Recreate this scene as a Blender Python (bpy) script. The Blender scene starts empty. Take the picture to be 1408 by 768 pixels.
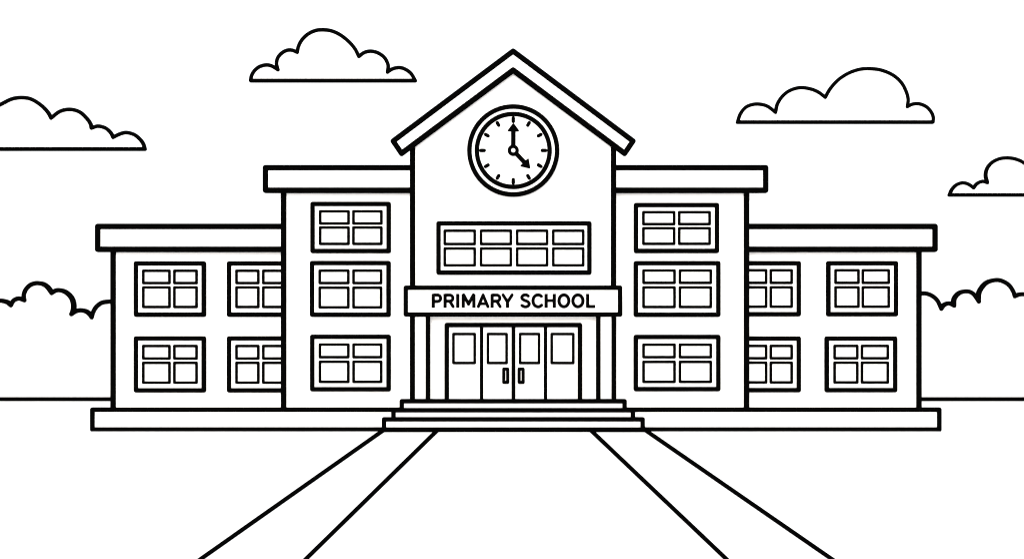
import bpy, bmesh, math
from mathutils import Vector
from mathutils.geometry import delaunay_2d_cdt

scene = bpy.context.scene
COL = scene.collection

# ------------------------------------------------------------------ camera
F = 2400.0                 # focal length in photo pixels (1408 wide)
CX, CY = 704.0, 480.0      # vanishing point of the photo
EYE = 2.815               # eye height in metres
cam_data = bpy.data.cameras.new('camera')
cam = bpy.data.objects.new('camera', cam_data)
COL.objects.link(cam)
cam.location = (0, 0, EYE)
cam.rotation_euler = (math.radians(90), 0, 0)
cam_data.sensor_fit = 'HORIZONTAL'
cam_data.sensor_width = 36.0
cam_data.lens = 36.0 * F / 1408.0
cam_data.shift_y = (480.0 - 384.0) / 1408.0
cam_data.clip_start = 0.1
cam_data.clip_end = 6000
scene.camera = cam


def wx(px, Y):
    return (px - CX) * Y / F


def wz(py, Y):
    return EYE - (py - CY) * Y / F


# --------------------------------------------------------------- materials
def paint(name, c0, c1, scale, rough=0.9, spec=0.1):
    m = bpy.data.materials.new(name)
    m.use_nodes = True
    nt = m.node_tree
    b = nt.nodes['Principled BSDF']
    tc = nt.nodes.new('ShaderNodeTexCoord')
    nz = nt.nodes.new('ShaderNodeTexNoise')
    nz.inputs['Scale'].default_value = scale
    nz.inputs['Detail'].default_value = 4
    rp = nt.nodes.new('ShaderNodeValToRGB')
    rp.color_ramp.elements[0].position = 0.3
    rp.color_ramp.elements[1].position = 0.7
    rp.color_ramp.elements[0].color = (*c0, 1)
    rp.color_ramp.elements[1].color = (*c1, 1)
    nt.links.new(tc.outputs['Object'], nz.inputs['Vector'])
    nt.links.new(nz.outputs['Fac'], rp.inputs['Fac'])
    nt.links.new(rp.outputs['Color'], b.inputs['Base Color'])
    b.inputs['Roughness'].default_value = rough
    b.inputs['Specular IOR Level'].default_value = spec
    return m


WHITE = paint('white_paint', (0.88, 0.88, 0.88), (0.91, 0.90, 0.90), 1.5)
PALE = paint('white_ground', (0.86, 0.86, 0.86), (0.89, 0.89, 0.885), 0.4)
PUFF = paint('white_cloud', (0.89, 0.89, 0.89), (0.92, 0.92, 0.92), 0.1)
LEAF = paint('white_foliage', (0.86, 0.86, 0.86), (0.90, 0.90, 0.90), 0.6)
GLASS = paint('white_glass', (0.87, 0.87, 0.87), (0.90, 0.90, 0.90), 0.8, 0.6, 0.1)
INK = paint('black_paint', (0.0008, 0.0008, 0.0008), (0.0014, 0.0014, 0.0014), 2.0, 1.0, 0.0)


# ---------------------------------------------------------- shape helpers
def ccw(poly):
    a = 0
    for i in range(len(poly)):
        x0, y0 = poly[i]
        x1, y1 = poly[(i + 1) % len(poly)]
        a += x0 * y1 - x1 * y0
    return poly if a > 0 else poly[::-1]


def union(polys):
    """merge overlapping outlines into one clean set of triangles"""
    vs, fs = [], []
    for p in polys:
        p = ccw(p)
        n = len(vs)
        vs += [Vector((x, y)) for x, y in p]
        fs.append(list(range(n, n + len(p))))
    ov, oe, of, _, _, orig = delaunay_2d_cdt(vs, [], fs, 0, 1e-4)
    keep = [f for f, o in zip(of, orig) if o]
    return [(v.x, v.y) for v in ov], keep


def disc(c, r, n=20):
    return [(c[0] + r * math.cos(2 * math.pi * (i + .37) / n), c[1] + r * math.sin(2 * math.pi * (i + .37) / n))
            for i in range(n)]


AA = 0.95   # line weight correction in photo pixels


def stroke(pts, t, closed=False, cap='round'):
    """polygons that cover a drawn line of width t through pts"""
    r = (t + AA) / 2
    P = [Vector(p) for p in pts]
    n = len(P)
    segs = [(i, (i + 1) % n) for i in range(n if closed else n - 1)]
    D = {}
    for i, j in segs:
        D[i] = (P[j] - P[i]).normalized()

    def smooth(k):
        if not closed and (k == 0 or k == n - 1):
            return False
        return D[(k - 1) % n].dot(D[k]) > 0.9

    def off(k, d):
        nn = Vector((-d.y, d.x))
        if smooth(k):
            a, b = D[(k - 1) % n], D[k]
            m = (Vector((-a.y, a.x)) + Vector((-b.y, b.x))).normalized()
            return m * (r / max(.3, m.dot(nn)))
        return nn * r
    out = []
    for i, j in segs:
        d = D[i]
        a, b = P[i], P[j]
        oa, ob = off(i, d), off(j, d)
        out.append([tuple(a + oa), tuple(b + ob), tuple(b - ob), tuple(a - oa)])
    for k in range(n):
        if smooth(k):
            continue
        end = (not closed) and k in (0, n - 1)
        if end and cap == 'flat':
            continue
        out.append(disc(P[k], r))
    return out


def rect(x0, y0, x1, y1):
    return [(x0, y0), (x1, y0), (x1, y1), (x0, y1)]


def rect_line(x0, y0, x1, y1, t):
    return stroke(rect(x0, y0, x1, y1), t, True)


def outer_line(x0, y0, x1, y1, t):
    h = t / 2
    return rect_line(x0 + h, y0 + h, x1 - h, y1 - h, t)


class Mesh:
    def __init__(s):
        s.v, s.f, s.m, s.mats = [], [], [], []

    def mat(s, m):
        if m not in s.mats:
            s.mats.append(m)
        return s.mats.index(m)

    def slab(s, polys, m, Y, front, back):
        """outlines measured on the plane Y, made solid from Y-front to Y+back"""
        vs, fs = union(polys)
        n = len(s.v)
        k = len(vs)
        mi = s.mat(m)
        for yy in (Y - front, Y + back):
            for px, py in vs:
                s.v.append((wx(px, Y), yy, wz(py, Y)))
        cnt = {}
        for f in fs:
            s.f.append([n + i for i in f]); s.m.append(mi)
            s.f.append([n + k + i for i in reversed(f)]); s.m.append(mi)
            for a in range(len(f)):
                e = (f[a], f[(a + 1) % len(f)])
                cnt[e] = 1
        for (a, b) in cnt:
            if (b, a) not in cnt:
                s.f.append([n + b, n + a, n + k + a, n + k + b]); s.m.append(mi)
        return s

    def build(s, name, parent=None, kind=None):
        me = bpy.data.meshes.new(name)
        me.from_pydata(s.v, [], s.f)
        for m in s.mats:
            me.materials.append(m)
        for p, i in zip(me.polygons, s.m):
            p.material_index = i
        bm = bmesh.new(); bm.from_mesh(me)
        bmesh.ops.recalc_face_normals(bm, faces=bm.faces)
        bm.to_mesh(me); bm.free()
        # origin at the middle of the mesh's base
        xs = [v.co.x for v in me.vertices]; ys = [v.co.y for v in me.vertices]; zs = [v.co.z for v in me.vertices]
        c = Vector(((min(xs) + max(xs)) / 2, (min(ys) + max(ys)) / 2, min(zs)))
        for v in me.vertices:
            v.co -= c
        o = bpy.data.objects.new(name, me)
        COL.objects.link(o)
        o.location = c
        if parent:
            o.parent = parent
            base = Vector((0, 0, 0)); q = parent
            while q:
                base += q.location; q = q.parent
            o.location = c - base
        if kind:
            o['kind'] = kind
        return o


def thing(name, label, cat, loc, group=None):
    o = bpy.data.objects.new(name, None)
    o.empty_display_size = 0.3
    COL.objects.link(o)
    o.location = loc
    o['label'] = label; o['category'] = cat
    if group:
        o['group'] = group
    return o


def tag(o, label, cat=None, group=None):
    o['label'] = label
    if cat:
        o['category'] = cat
    if group:
        o['group'] = group
    return o


# ------------------------------------------------------------------ ground
def sheet(name, quads, z, label):
    me = bpy.data.meshes.new(name)
    v, f, mi = [], [], []
    mats = []
    for pts, m in quads:
        n = len(v)
        zz = z if m is not INK else z + 0.004
        v += [(x, y, zz) for x, y in pts]
        f.append(list(range(n, n + len(pts))))
        if m not in mats:
            mats.append(m)
        mi.append(mats.index(m))
    me.from_pydata(v, [], f)
    for m in mats:
        me.materials.append(m)
    for p, i in zip(me.polygons, mi):
        p.material_index = i
    bm = bmesh.new(); bm.from_mesh(me)
    for fc in bm.faces:
        fc.normal_update()
        if fc.normal.z < 0:
            fc.normal_flip()
    bm.to_mesh(me); bm.free()
    o = bpy.data.objects.new(name, me)
    COL.objects.link(o)
    o['kind'] = 'structure'; o['label'] = label
    return o


sheet('ground', [([(-2500, -600), (2500, -600), (2500, 4000), (-2500, 4000)], PALE)], 0.0,
      'flat white ground around the school')


def gp(px, py, z=0.0):
    Y = (EYE - z) * F / (py - CY)
    return (wx(px, Y), Y)


def line_x(a, b, py):
    return a[0] + (b[0] - a[0]) * (py - a[1]) / (b[1] - a[1])


PY0, PY1 = 592.0, 1150.0
LINES = [((525.2, 592.3), (282.0, 763.3)), ((600.0, 592.3), (424.9, 763.3)),
         ((813.8, 592.3), (994.3, 763.3)), ((889.5, 592.3), (1137.5, 763.3))]


def ink_line(k, z):
    a, b = LINES[k]
    d = Vector(b) - Vector(a)
    hw = (5.05 + AA) / 2 * d.length / abs(d.y)
    out = []
    steps = [PY0 + (PY1 - PY0) * (i / 24) ** 1.0 for i in range(25)]
    for p, q in zip(steps, steps[1:]):
        xp, xq = line_x(a, b, p), line_x(a, b, q)
        # each short stretch keeps to the painted line's own two straight edges
        out.append(([gp(xp - hw, p, z), gp(xp + hw, p, z), gp(xq + hw, q, z), gp(xq - hw, q, z)], INK))
    return out


def area(k0, k1, z):
    a0, b0 = LINES[k0]
    a1, b1 = LINES[k1]
    return [([gp(line_x(a0, b0, PY0), PY0, z), gp(line_x(a1, b1, PY0), PY0, z),
              gp(line_x(a1, b1, PY1), PY1, z), gp(line_x(a0, b0, PY1), PY1, z)], PALE)]


sheet('path', area(1, 2, 0.008) + ink_line(1, 0.012) + ink_line(2, 0.012), 0.008,
      'wide white path between black edge lines leading to the entrance steps')
sheet('path_border', area(0, 1, 0.004) + ink_line(0, 0.008), 0.004,
      'white strip along the left side of the path with a black outer edge')
sheet('path_border', area(2, 3, 0.004) + ink_line(3, 0.008), 0.004,
      'white strip along the right side of the path with a black outer edge')

# long low kerb at the back of the lawn
kY = EYE * F / 71.2
km = Mesh()
km.slab([rect(-1500, 480 + 71.2 - 5.7, 3000, 480 + 71.2 + 0.4)], INK, kY, 0.0, 0.25)
k = km.build('kerb', kind='structure')
k['label'] = 'long low black kerb at the back edge of the ground'

# ----------------------------------------------------------------- school
PLINTH_Y, CENTRAL_Y, MID_Y, OUTER_Y = 60.0, 60.15, 61.0, 62.2
school = thing('school_building',
               'white symmetrical three storey school with central gable, stepped wings and black outlines',
               'school', (0, 66, 0))
ST = 0.02     # how far the black trim stands proud
SD = 0.10     # how deep it goes behind the face


def trimmed(name, body, lines, Y, depth, parent, m=WHITE, st=ST, sd=SD):
    q = Mesh()
    q.slab([body], m, Y, 0, depth)
    if lines:
        q.slab(lines, INK, Y, st, sd)
    return q.build(name, parent)


# plinth
trimmed('plinth', rect(127.1, 562.8, 1291.4, 592.5), rect_line(127.1, 562.7, 1291.4, 589.9, 5.6), PLINTH_Y, 16, school)

# walls of the wings
for sgn in (0, 1):
    if not sgn:
        xw, xr, xin, xo = 155.6, 134.4, 393.0, 390.0
        mw, mr, min_ = 390.0, 365.0, 571.0
    else:
        xw, xr, xin, xo = 1263.5, 1285.6, 1023.0, 1026.4
        mw, mr, min_ = 1026.4, 1052.8, 840.0
    # outer wing
    trimmed('wall', rect(min(xw, xin), 335, max(xw, xin), 568),
            stroke([(xw, 345), (xw, 560)], 6.8, cap='flat'), OUTER_Y, 11, school)
    trimmed('roof', rect(min(xr, xin), 311.2, max(xr, xin), 342.6),
            stroke([(xin, 311.2), (xr, 311.2), (xr, 342.6), (xin, 342.6)], 6.8, cap='flat'), OUTER_Y - 0.2, 11.5, school)
    # middle wing
    trimmed('wall', rect(min(mw, min_), 255, max(mw, min_), 568),
            stroke([(mw, 262), (mw, 562)], 7.0, cap='flat'), MID_Y, 12.5, school)
    trimmed('roof', rect(min(mr, min_), 230.5, max(mr, min_), 261.5),
            stroke([(min_, 230.5), (mr, 230.5), (mr, 261.5), (min_, 261.5)], 6.7, cap='flat'), MID_Y - 0.2, 13, school)

# central block
trimmed('wall', [(567.3, 556), (567.3, 185), (705.5, 83), (843.6, 185), (843.6, 556)],
        stroke([(567.3, 198), (567.3, 553)], 6.7, cap='flat') + stroke([(843.6, 198), (843.6, 553)], 6.7, cap='flat'),
        CENTRAL_Y, 13.3, school)
gable = [(540.6, 194), (705.5, 70.6), (870.4, 194), (859.0, 210.8), (705.5, 96.4), (552.0, 210.8)]
q = Mesh()
q.slab([gable], WHITE, CENTRAL_Y - 0.14, 0, 0.45)                      # deep bargeboard with its eaves
q.slab([[(565.5, 181.5), (705.5, 77), (845.5, 181.5), (845.5, 198), (705.5, 96.4), (565.5, 198)]], WHITE,
       CENTRAL_Y + 0.31, -0.002, 13.5)                                  # roof slopes behind it
q.slab(stroke(gable, 6.6, True), INK, CENTRAL_Y - 0.14, ST, SD)
q.build('gable_roof', school)


# windows: frame board with black edge, panes as sub-part
def window(Y, outer, cols, rows, parent=school, split=None):
    x0, y0, x1, y1 = outer
    q = Mesh()
    q.slab([rect(x0 + 2.6, y0 + 2.6, x1 - 2.6, y1 - 2.6)], WHITE, Y, 0.06, 0.05)
    q.slab(outer_line(x0, y0, x1, y1, 5.3), INK, Y, 0.085, 0.04)
    w = q.build('window', parent)
    p = Mesh()
    for (a, b) in cols:
        for (c, d) in rows:
            p.slab([rect(a + 1.4, c + 1.4, b - 1.4, d - 1.4)], GLASS, Y, 0.068, 0.0)
            p.slab(outer_line(a, c, b, d, 2.9), INK, Y, 0.09, -0.02)
    p.build('pane', w)
    return w


# left outer wing
LC1 = [(196.2, 235), (238.9, 272.2)]
LC2 = [(324.2, 357), (361, 393.5)]
for y0, y1, rows in ((359.5, 434.9, [(370.7, 390.4), (393.5, 423.2)]),
                     (462.2, 538.7, [(473.8, 493.8), (496.9, 526.9)])):
    window(OUTER_Y, (184.8, y0, 283.2, y1), LC1, rows)
    window(OUTER_Y, (312.7, y0, 405, y1), LC2, rows)
# right outer wing
RC1 = [(1022.5, 1054.4), (1058, 1089.5)]
for y0, y1, rows, c2, o2 in (
        (359.2, 434.3, [(370, 390.1), (393.4, 422.8)], [(1146.9, 1181.2), (1184.4, 1222.8)], (1136, 1234)),
        (462.4, 538.4, [(473.7, 493.5), (496.7, 526.6)], [(1145.6, 1179.6), (1183.2, 1221.5)], (1133.8, 1232.9))):
    window(OUTER_Y, (1011, y0, 1100.5, y1), RC1, rows)
    window(OUTER_Y, (o2[0], y0, o2[1], y1), c2, rows)
# middle wings
for outer, cols, rows in (
        ((427.4, 277.9, 537.2, 347.6), [(439.1, 480.9), (484.8, 526)], [(289.2, 308.7), (311.4, 336.7)]),
        ((426.7, 358.9, 537, 435), [(438.5, 480.6), (484.9, 525.6)], [(370.5, 390.4), (393.9, 423.7)]),
        ((427, 460, 537.1, 537.2), [(438.8, 480.6), (485, 525.7)], [(471.8, 492), (495.4, 525.8)]),
        ((871.7, 279.4, 988.1, 347.5), [(883, 928.1), (932.2, 976.8)], [(290.4, 309.6), (312.4, 336.6)]),
        ((871.5, 359.1, 990, 435), [(883.2, 928.6), (933.2, 978.4)], [(370.3, 390.1), (393.5, 423.2)]),
        ((871.5, 460.2, 990, 537), [(883.2, 928.6), (933.2, 978.4)], [(472, 492), (495.6, 525.8)])):
    window(MID_Y, outer, cols, rows)
# central long window
window(CENTRAL_Y, (600.4, 304.6, 812.9, 377.1),
       [(610.2, 654.2), (660, 703.8), (709.6, 753.6), (759.2, 803.2)], [(315.8, 336.9), (340.2, 366.1)])

# columns of the entrance
COL_Y = 59.86
for a, b in ((567.5, 588.3), (822.7, 843.8)):
    q = Mesh()
    q.slab([rect(a, 428, b, 551.3)], WHITE, COL_Y, 0, 0.25)
    q.slab(stroke([(a, 428), (a, 551.2)], 5.4, cap='flat') + stroke([(b, 428), (b, 551.2)], 5.4, cap='flat'),
           INK, COL_Y, ST, 0.08)
    q.build('column', school)

# doors
q = Mesh()
q.slab(stroke([(614.4, 556), (614.4, 446.5), (797.3, 446.5), (797.3, 556)], 5.3, cap='flat'), INK, CENTRAL_Y, 0.10, 0.05)
q.build('door_frame', school)
DX = [614.4, 662.2, 706.0, 750.0, 797.3]
HALF = [0, 2.45, 2.75, 2.45, 0]
DP = [(622.1, 654.2), (669.5, 698), (713.7, 742.5), (757.1, 789.6)]
for i in range(4):
    a, b = DX[i], DX[i + 1]
    q = Mesh()
    q.slab([rect(a, 447, b, 556)], WHITE, CENTRAL_Y, 0.04, 0.03)
    lines = []
    if HALF[i]:
        lines.append(rect(a, 448.5, a + HALF[i], 556))
    if HALF[i + 1]:
        lines.append(rect(b - HALF[i + 1], 448.5, b, 556))
    q.slab(lines, INK, CENTRAL_Y, 0.055, -0.01)
    d = q.build('door', school)
    p = Mesh()
    p.slab([rect(DP[i][0] + 1.4, 458.8, DP[i][1] - 1.4, 498.6)], GLASS, CENTRAL_Y, 0.05, -0.03)
    p.slab(outer_line(DP[i][0], 457.4, DP[i][1], 500.0, 2.9), INK, CENTRAL_Y, 0.065, -0.02)
    p.build('door_window', d)
    if i in (1, 2):
        hx = (691.0, 699.7) if i == 1 else (712.1, 720.9)
        h = Mesh()
        h.slab([rect(hx[0] + 2, 508, hx[1] - 2, 524)], WHITE, CENTRAL_Y, 0.09, -0.03)
        h.slab(outer_line(hx[0] - .1, 505.1, hx[1] + .1, 526.8, 3.5), INK, CENTRAL_Y, 0.11, -0.03)
        h.build('handle', d)

# ------------------------------------------------------------ entrance steps
steps = thing('entrance_steps', 'three broad white steps with black edges below the entrance doors', 'steps',
              (wx(705.6, 59.5), 59.5, 0))
q = Mesh()
q.slab([rect(528.2, 575.9, 883.6, 593.7)], WHITE, 59.35, 0, 0.25)
q.slab(rect_line(528.0, 575.9, 883.6, 589.9, 5.4) + [rect(525.3, 590, 886.3, 593.75)], INK, 59.35, ST, 0.04)
q.build('step', steps)
q = Mesh()
q.slab([rect(541.0, 563.4, 870.2, 592)], WHITE, 59.53, 0, 0.465)
q.slab(stroke([(541.0, 576), (541.0, 563.4), (870.2, 563.4), (870.2, 576)], 5.4, cap='flat'), INK, 59.53, ST, 0.04)
q.build('step', steps)
q = Mesh()
q.slab([rect(552.4, 551.0, 858.8, 564.5)], WHITE, 59.71, 0, 0.43)
q.slab(stroke([(552.4, 564), (552.4, 551.0), (858.8, 551.0), (858.8, 564)], 5.4, cap='flat'), INK, 59.71, ST, 0.04)
q.build('step', steps)

# ------------------------------------------------------------------- sign
SIGN_Y = 59.81
sign = thing('sign', 'long white signboard reading PRIMARY SCHOOL in black capitals above the entrance doors', 'sign',
             (wx(705.3, SIGN_Y), SIGN_Y + 0.2, wz(432, SIGN_Y)))
trimmed('board', rect(557.9, 395.3, 852.6, 432), rect_line(557.9, 395.3, 852.6, 432, 5.4), SIGN_Y, 0.32, sign)


def arc(cx, cy, rx, ry, a0, a1, n=24):
    return [(cx + rx * math.cos(math.radians(a0 + (a1 - a0) * i / n)),
             cy + ry * math.sin(math.radians(a0 + (a1 - a0) * i / n))) for i in range(n + 1)]


def spline(pts, n=6, closed=False):
    out = []
    P = [Vector(p) for p in pts]
    m = len(P)
    for i in range(m - 1):
        p0 = P[i - 1] if i else P[0] * 2 - P[1]
        p3 = P[i + 2] if i + 2 < m else P[-1] * 2 - P[-2]
        p1, p2 = P[i], P[i + 1]
        for k in range(n):
            t = k / n
            v = 0.5 * ((2 * p1) + (p2 - p0) * t + (2 * p0 - 5 * p1 + 4 * p2 - p3) * t * t
                       + (3 * p1 - p0 - 3 * p2 + p3) * t ** 3)
            out.append((v.x, v.y))
    out.append(tuple(P[-1]))
    return out


L1, L2 = [], []
T, B = 90, 316


def r_letter(x, right, leg):
    return [([(x, B), (x, T)], 43, 'flat'),
            ([(x, T + 20)] + arc(right - 48, T + 20 + 49, 48, 49, -90, 90) + [(x, T + 118)], 40, 'flat'),
            ([(x + 75, T + 118), (leg - 1, B - 21)], 41, 'round')]


L1 += [([(90, B), (90, T)], 44, 'flat'),
       ([(90, T + 19)] + arc(158, T + 71, 52, 52, -90, 90) + [(90, T + 123)], 41, 'flat')]
L1 += r_letter(281, 407, 411)
L1 += [([(486, T), (486, B)], 44, 'flat')]
L1 += [([(574, B), (574, T + 6)], 43, 'flat'), ([(746, B), (746, T + 6)], 43, 'flat'),
       ([(582, T + 18), (659, 255), (738, T + 18)], 43, 'round')]
L1 += [([(818, B - 21), (894, T + 19), (972, B - 21)], 41, 'round'), ([(845, 249), (945, 249)], 36, 'flat')]
L1 += r_letter(1040, 1164, 1170)
L1 += [([(1217, T + 18), (1289, 222), (1363, T + 18)], 41, 'round'), ([(1289, 215), (1289, B)], 44, 'flat')]
L2 += [(spline([(215, 124), (192, 110), (165, 106), (134, 114), (112, 140), (118, 170), (150, 192), (192, 208),
                (222, 230), (230, 255), (213, 284), (176, 298), (142, 293), (112, 277)]), 41, 'round')]
L2 += [(spline([(426, 129), (400, 111), (372, 106), (332, 119), (303, 152), (292, 202), (303, 252), (332, 285),
                (372, 298), (402, 293), (430, 273)]), 42, 'round')]
L2 += [([(503, T), (503, B)], 44, 'flat'), ([(635, T), (635, B)], 44, 'flat'), ([(503, 198), (635, 198)], 37, 'flat')]
L2 += [(arc(790, 202, 79, 95, 0, 350, 35), 43, 'closed'), (arc(1016, 202, 81, 95, 0, 350, 35), 43, 'closed')]
L2 += [([(1173, T), (1173, B)], 44, 'flat'), ([(1173, 294), (1296, 294)], 41, 'flat')]
SC = 11.733
polys = []
for L, ox in ((L1, 588.0), (L2, 708.0)):
    for pts, t, cap in L:
        pp = [(ox + x / SC, 396.0 + y / SC) for x, y in pts]
        polys += stroke(pp, t / SC - 0.12, cap == 'closed', cap if cap != 'closed' else 'round')
q = Mesh()
q.slab(polys, INK, SIGN_Y, 0.03, 0.01)
q.build('lettering', sign)

# ------------------------------------------------------------------ clock
CLX, CLY = 705.7, 207.3
ck = thing('wall_clock', 'round white clock with black rings and arrow hands, high on the gable wall',
           'clock', (wx(CLX, CENTRAL_Y), CENTRAL_Y, wz(CLY + 62, CENTRAL_Y)))


def ring(r, n=96):
    return [(CLX + r * math.cos(2 * math.pi * i / n), CLY + r * math.sin(2 * math.pi * i / n)) for i in range(n)]


q = Mesh()
q.slab([ring(60.2)], WHITE, CENTRAL_Y, 0.08, 0.03)
q.slab(stroke(ring(60.2), 5.4, True), INK, CENTRAL_Y, 0.11, 0.02)
q.build('rim', ck)
q = Mesh()
q.slab([ring(50)], WHITE, CENTRAL_Y, 0.09, -0.05)
q.slab(stroke(ring(49.95), 5.3, True), INK, CENTRAL_Y, 0.115, -0.05)
q.build('clock_face', ck)
for h in range(12):
    a = math.radians(h * 30)
    r0, r1, t = (39.9, 44.4, 4.1) if h % 3 == 0 else (39.9, 43.8, 4.1)
    q = Mesh()
    q.slab(stroke([(CLX + r0 * math.sin(a), CLY - r0 * math.cos(a)), (CLX + r1 * math.sin(a), CLY - r1 * math.cos(a))], t),
           INK, CENTRAL_Y, 0.10, -0.08)
    q.build('hour_mark', ck)


def hand(name, tip, base_r, half, t, front):
    v = Vector(tip); L = v.length; d = v / L; nrm = Vector((-d.y, d.x)); c = Vector((CLX, CLY))
    p = stroke([tuple(c + d * 6), tuple(c + d * (base_r + 2))], t, cap='flat')
    tri = [c + d * (L - 1.5), c + d * (base_r + 0.6) + nrm * (half - .6), c + d * (base_r + 0.6) - nrm * (half - .6)]
    p.append([tuple(x) for x in tri])
    p += stroke([tuple(x) for x in tri], 1.2, True)
    q = Mesh()
    q.slab(p, INK, CENTRAL_Y, front, -0.10)
    q.build(name, ck)


hand('minute_hand', (0.2, -37.8), 26.4, 7.5, 5.3, 0.12)
hand('hour_hand', (23.4, 24.9), 22.2, 7.1, 5.2, 0.125)
q = Mesh()
q.slab([disc((CLX, CLY), 5.2, 40)], WHITE, CENTRAL_Y, 0.13, -0.10)
q.slab(stroke([(CLX + 5.3 * math.cos(2 * math.pi * i / 40), CLY + 5.3 * math.sin(2 * math.pi * i / 40)) for i in range(40)],
              3.9, True), INK, CENTRAL_Y, 0.135, -0.10)
q.build('hub', ck)


# ----------------------------------------------------------------- clouds
def outline(lobes, ox, oy, sc):
    pts = []
    for lb in lobes:
        s = spline(lb)
        pts += s if not pts else s[1:]
    return [(ox + x / sc, oy + y / sc) for x, y in pts]


def cloud(lobes, ox, oy, sc, t, Y, label):
    o = outline(lobes, ox, oy, sc)
    q = Mesh()
    q.slab([o], PUFF, Y, 0, 3.0)
    q.slab(stroke(o, t, True), INK, Y, 0.1, 0.4)
    tag(q.build('cloud', None), label, 'cloud', 'clouds in the sky')


cloud([[(124, 457), (130, 425), (150, 390), (185, 362), (230, 350), (270, 357), (313, 383)],
       [(313, 383), (303, 340), (312, 300), (340, 267), (375, 249), (410, 248), (446, 262)],
       [(446, 262), (456, 218), (480, 175), (520, 137), (570, 113), (620, 107), (680, 114), (740, 140), (800, 186),
        (845, 238), (872, 291)],
       [(872, 291), (910, 264), (955, 255), (1005, 267), (1050, 300), (1074, 350), (1070, 399)],
       [(1070, 399), (1105, 377), (1150, 368), (1190, 378), (1232, 408), (1262, 457)]],
      320, 20, 5.029, 4.3, 300, 'five-lobed cloud with the tallest lobe in the middle, left of the gable top')
cloud([[(-80, 369), (-88, 320), (-75, 270), (-60, 240)], [(-60, 240), (-45, 195), (-20, 168), (17, 147), (60, 127), (105, 121), (150, 128), (195, 155), (230, 190), (247, 220)],
       [(247, 220), (290, 188), (338, 178), (385, 190), (420, 222), (437, 247), (442, 268)],
       [(442, 268), (475, 259), (510, 268), (535, 290), (547, 313)],
       [(547, 313), (580, 297), (612, 290), (650, 300), (678, 323), (693, 345), (700, 369)]],
      0, 100, 3.52, 4.4, 290, 'cloud stepping down to the right, above the roof of the left wing')
cloud([[(49, 338), (62, 300), (85, 270), (115, 256), (150, 253), (190, 263), (229, 292)],
       [(229, 292), (239, 250), (265, 212), (300, 187), (345, 175), (390, 180), (430, 195), (465, 221)],
       [(465, 221), (490, 178), (530, 135), (580, 104), (630, 88), (675, 85), (730, 92), (785, 115), (825, 150),
        (848, 192), (858, 230), (854, 265)],
       [(854, 265), (880, 253), (912, 252), (945, 266), (967, 290), (977, 315), (976, 338)]],
      1000, 70, 3.451, 4.0, 310, 'broad four-lobed cloud with one very large lobe, right of the gable')
cloud([[(1055, 683), (1068, 655), (1090, 634), (1118, 626), (1145, 633), (1169, 650)],
       [(1169, 650), (1185, 630), (1210, 619), (1235, 625)],
       [(1235, 625), (1227, 590), (1235, 555), (1260, 527), (1295, 511), (1335, 508), (1370, 514), (1400, 527),
        (1430, 552), (1450, 590), (1455, 620)],
       [(1455, 620), (1480, 612), (1510, 625), (1530, 650), (1536, 683)]],
      1000, 70, 3.451, 4.0, 295, 'small low cloud at the right edge, above the right wing roof')


# ----------------------------------------------------------------- bushes
def bush(lobes, ox, oy, sc, t, Y, label):
    o = outline(lobes, ox, oy, sc)
    gy = CY + EYE * F / Y
    q = Mesh()
    q.slab([o + [(o[-1][0], gy), (o[0][0], gy)]], LEAF, Y, 0, 2.5)
    q.slab(stroke([(o[0][0], gy - 3)] + o + [(o[-1][0], gy - 3)], t), INK, Y, 0.05, 0.3)
    tag(q.build('bush', None), label, 'bush', 'bushes behind the school')


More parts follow.
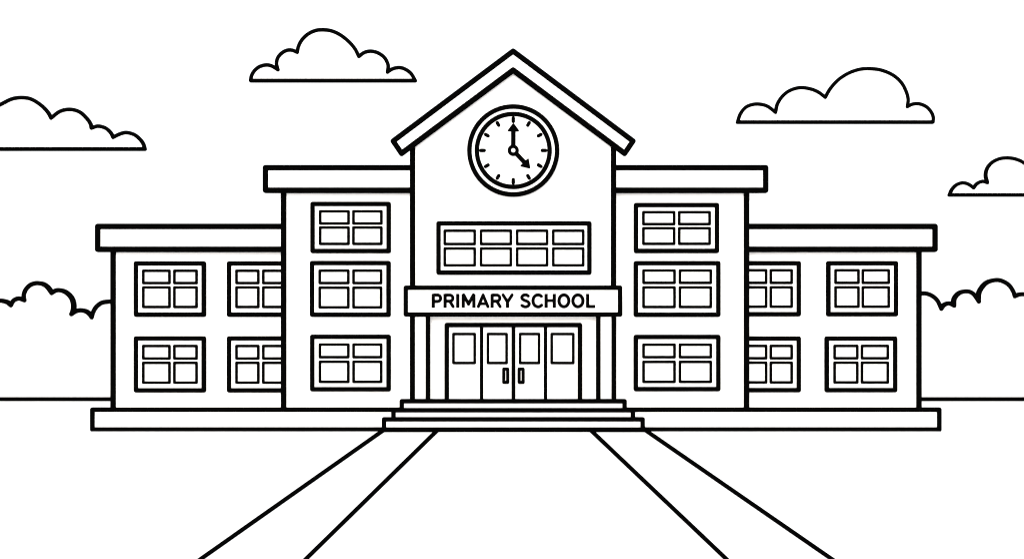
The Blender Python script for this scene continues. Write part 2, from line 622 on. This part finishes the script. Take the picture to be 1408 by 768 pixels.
bY = kY + 0.6
bush([[(-120, 470), (-110, 400), (-80, 350)], [(-80, 350), (-45, 315), (0, 301), (35, 305), (70, 317), (105, 345)],
      [(105, 345), (125, 307), (150, 288), (185, 280), (235, 297)],
      [(235, 297), (229, 250), (245, 200), (285, 155), (330, 136), (370, 133), (415, 143), (457, 175), (495, 228)],
      [(495, 228), (530, 206), (565, 200), (612, 211), (660, 245), (690, 290), (702, 345), (698, 395), (685, 430)],
      [(685, 430), (730, 402), (775, 393), (820, 402), (855, 427), (880, 460)],
      [(880, 460), (895, 410), (925, 360), (975, 322), (1030, 311), (1085, 312), (1140, 340), (1170, 390), (1175, 440)]],
     0, 370, 6.98, 5.3, bY, 'rounded bush with a scalloped black outline behind the left wing')
bush([[(575, 360), (580, 315), (600, 290), (640, 280), (668, 286), (690, 304), (704, 333)],
      [(704, 333), (714, 320), (730, 314), (748, 322)],
      [(748, 322), (750, 298), (766, 279), (790, 273), (812, 281), (832, 308)],
      [(832, 308), (835, 275), (855, 247), (880, 236), (905, 236), (932, 250), (948, 272), (954, 290)],
      [(954, 290), (975, 283), (1000, 286), (1018, 300), (1028, 330)]],
     1010, 290, 2.477, 5.0, bY, 'rounded bush with a scalloped black outline behind the right wing')

# ------------------------------------------------------------------ light
SUN_EL, SUN_AZ = 22.0, 8.0     # degrees; the sun stands behind the camera, a little to the left
world = bpy.data.worlds.new('World')
scene.world = world
world.use_nodes = True
nt = world.node_tree
nt.nodes.clear()
out = nt.nodes.new('ShaderNodeOutputWorld')
sky = nt.nodes.new('ShaderNodeTexSky')
sky.sky_type = 'NISHITA'
sky.sun_disc = False
sky.sun_elevation = math.radians(SUN_EL)
sky.sun_rotation = math.radians(180 + SUN_AZ)
sky.air_density = 1.0
sky.dust_density = 4.0
bg1 = nt.nodes.new('ShaderNodeBackground'); bg1.inputs['Strength'].default_value = 0.05
bg2 = nt.nodes.new('ShaderNodeBackground'); bg2.inputs['Color'].default_value = (1, 1, 1, 1)
bg2.inputs['Strength'].default_value = 1.2    # bright white overcast
add = nt.nodes.new('ShaderNodeAddShader')
nt.links.new(sky.outputs['Color'], bg1.inputs['Color'])
nt.links.new(bg1.outputs[0], add.inputs[0])
nt.links.new(bg2.outputs[0], add.inputs[1])
nt.links.new(add.outputs[0], out.inputs['Surface'])

sd = bpy.data.lights.new('sun', 'SUN')
sd.energy = 2.0
sd.angle = math.radians(25)
sd.color = (1.0, 0.985, 0.965)
sun = bpy.data.objects.new('sun', sd)
COL.objects.link(sun)
el, az = math.radians(SUN_EL), math.radians(SUN_AZ)
to_sun = Vector((-math.sin(az) * math.cos(el), -math.cos(az) * math.cos(el), math.sin(el)))
sun.rotation_euler = to_sun.to_track_quat('Z', 'Y').to_euler()

scene.view_settings.view_transform = 'Standard'
scene.view_settings.look = 'None'
scene.view_settings.exposure = 0
scene.view_settings.gamma = 1
scene.render.engine = 'CYCLES'
scene.cycles.max_bounces = 10
scene.cycles.diffuse_bounces = 8
scene.cycles.filter_width = 1.1
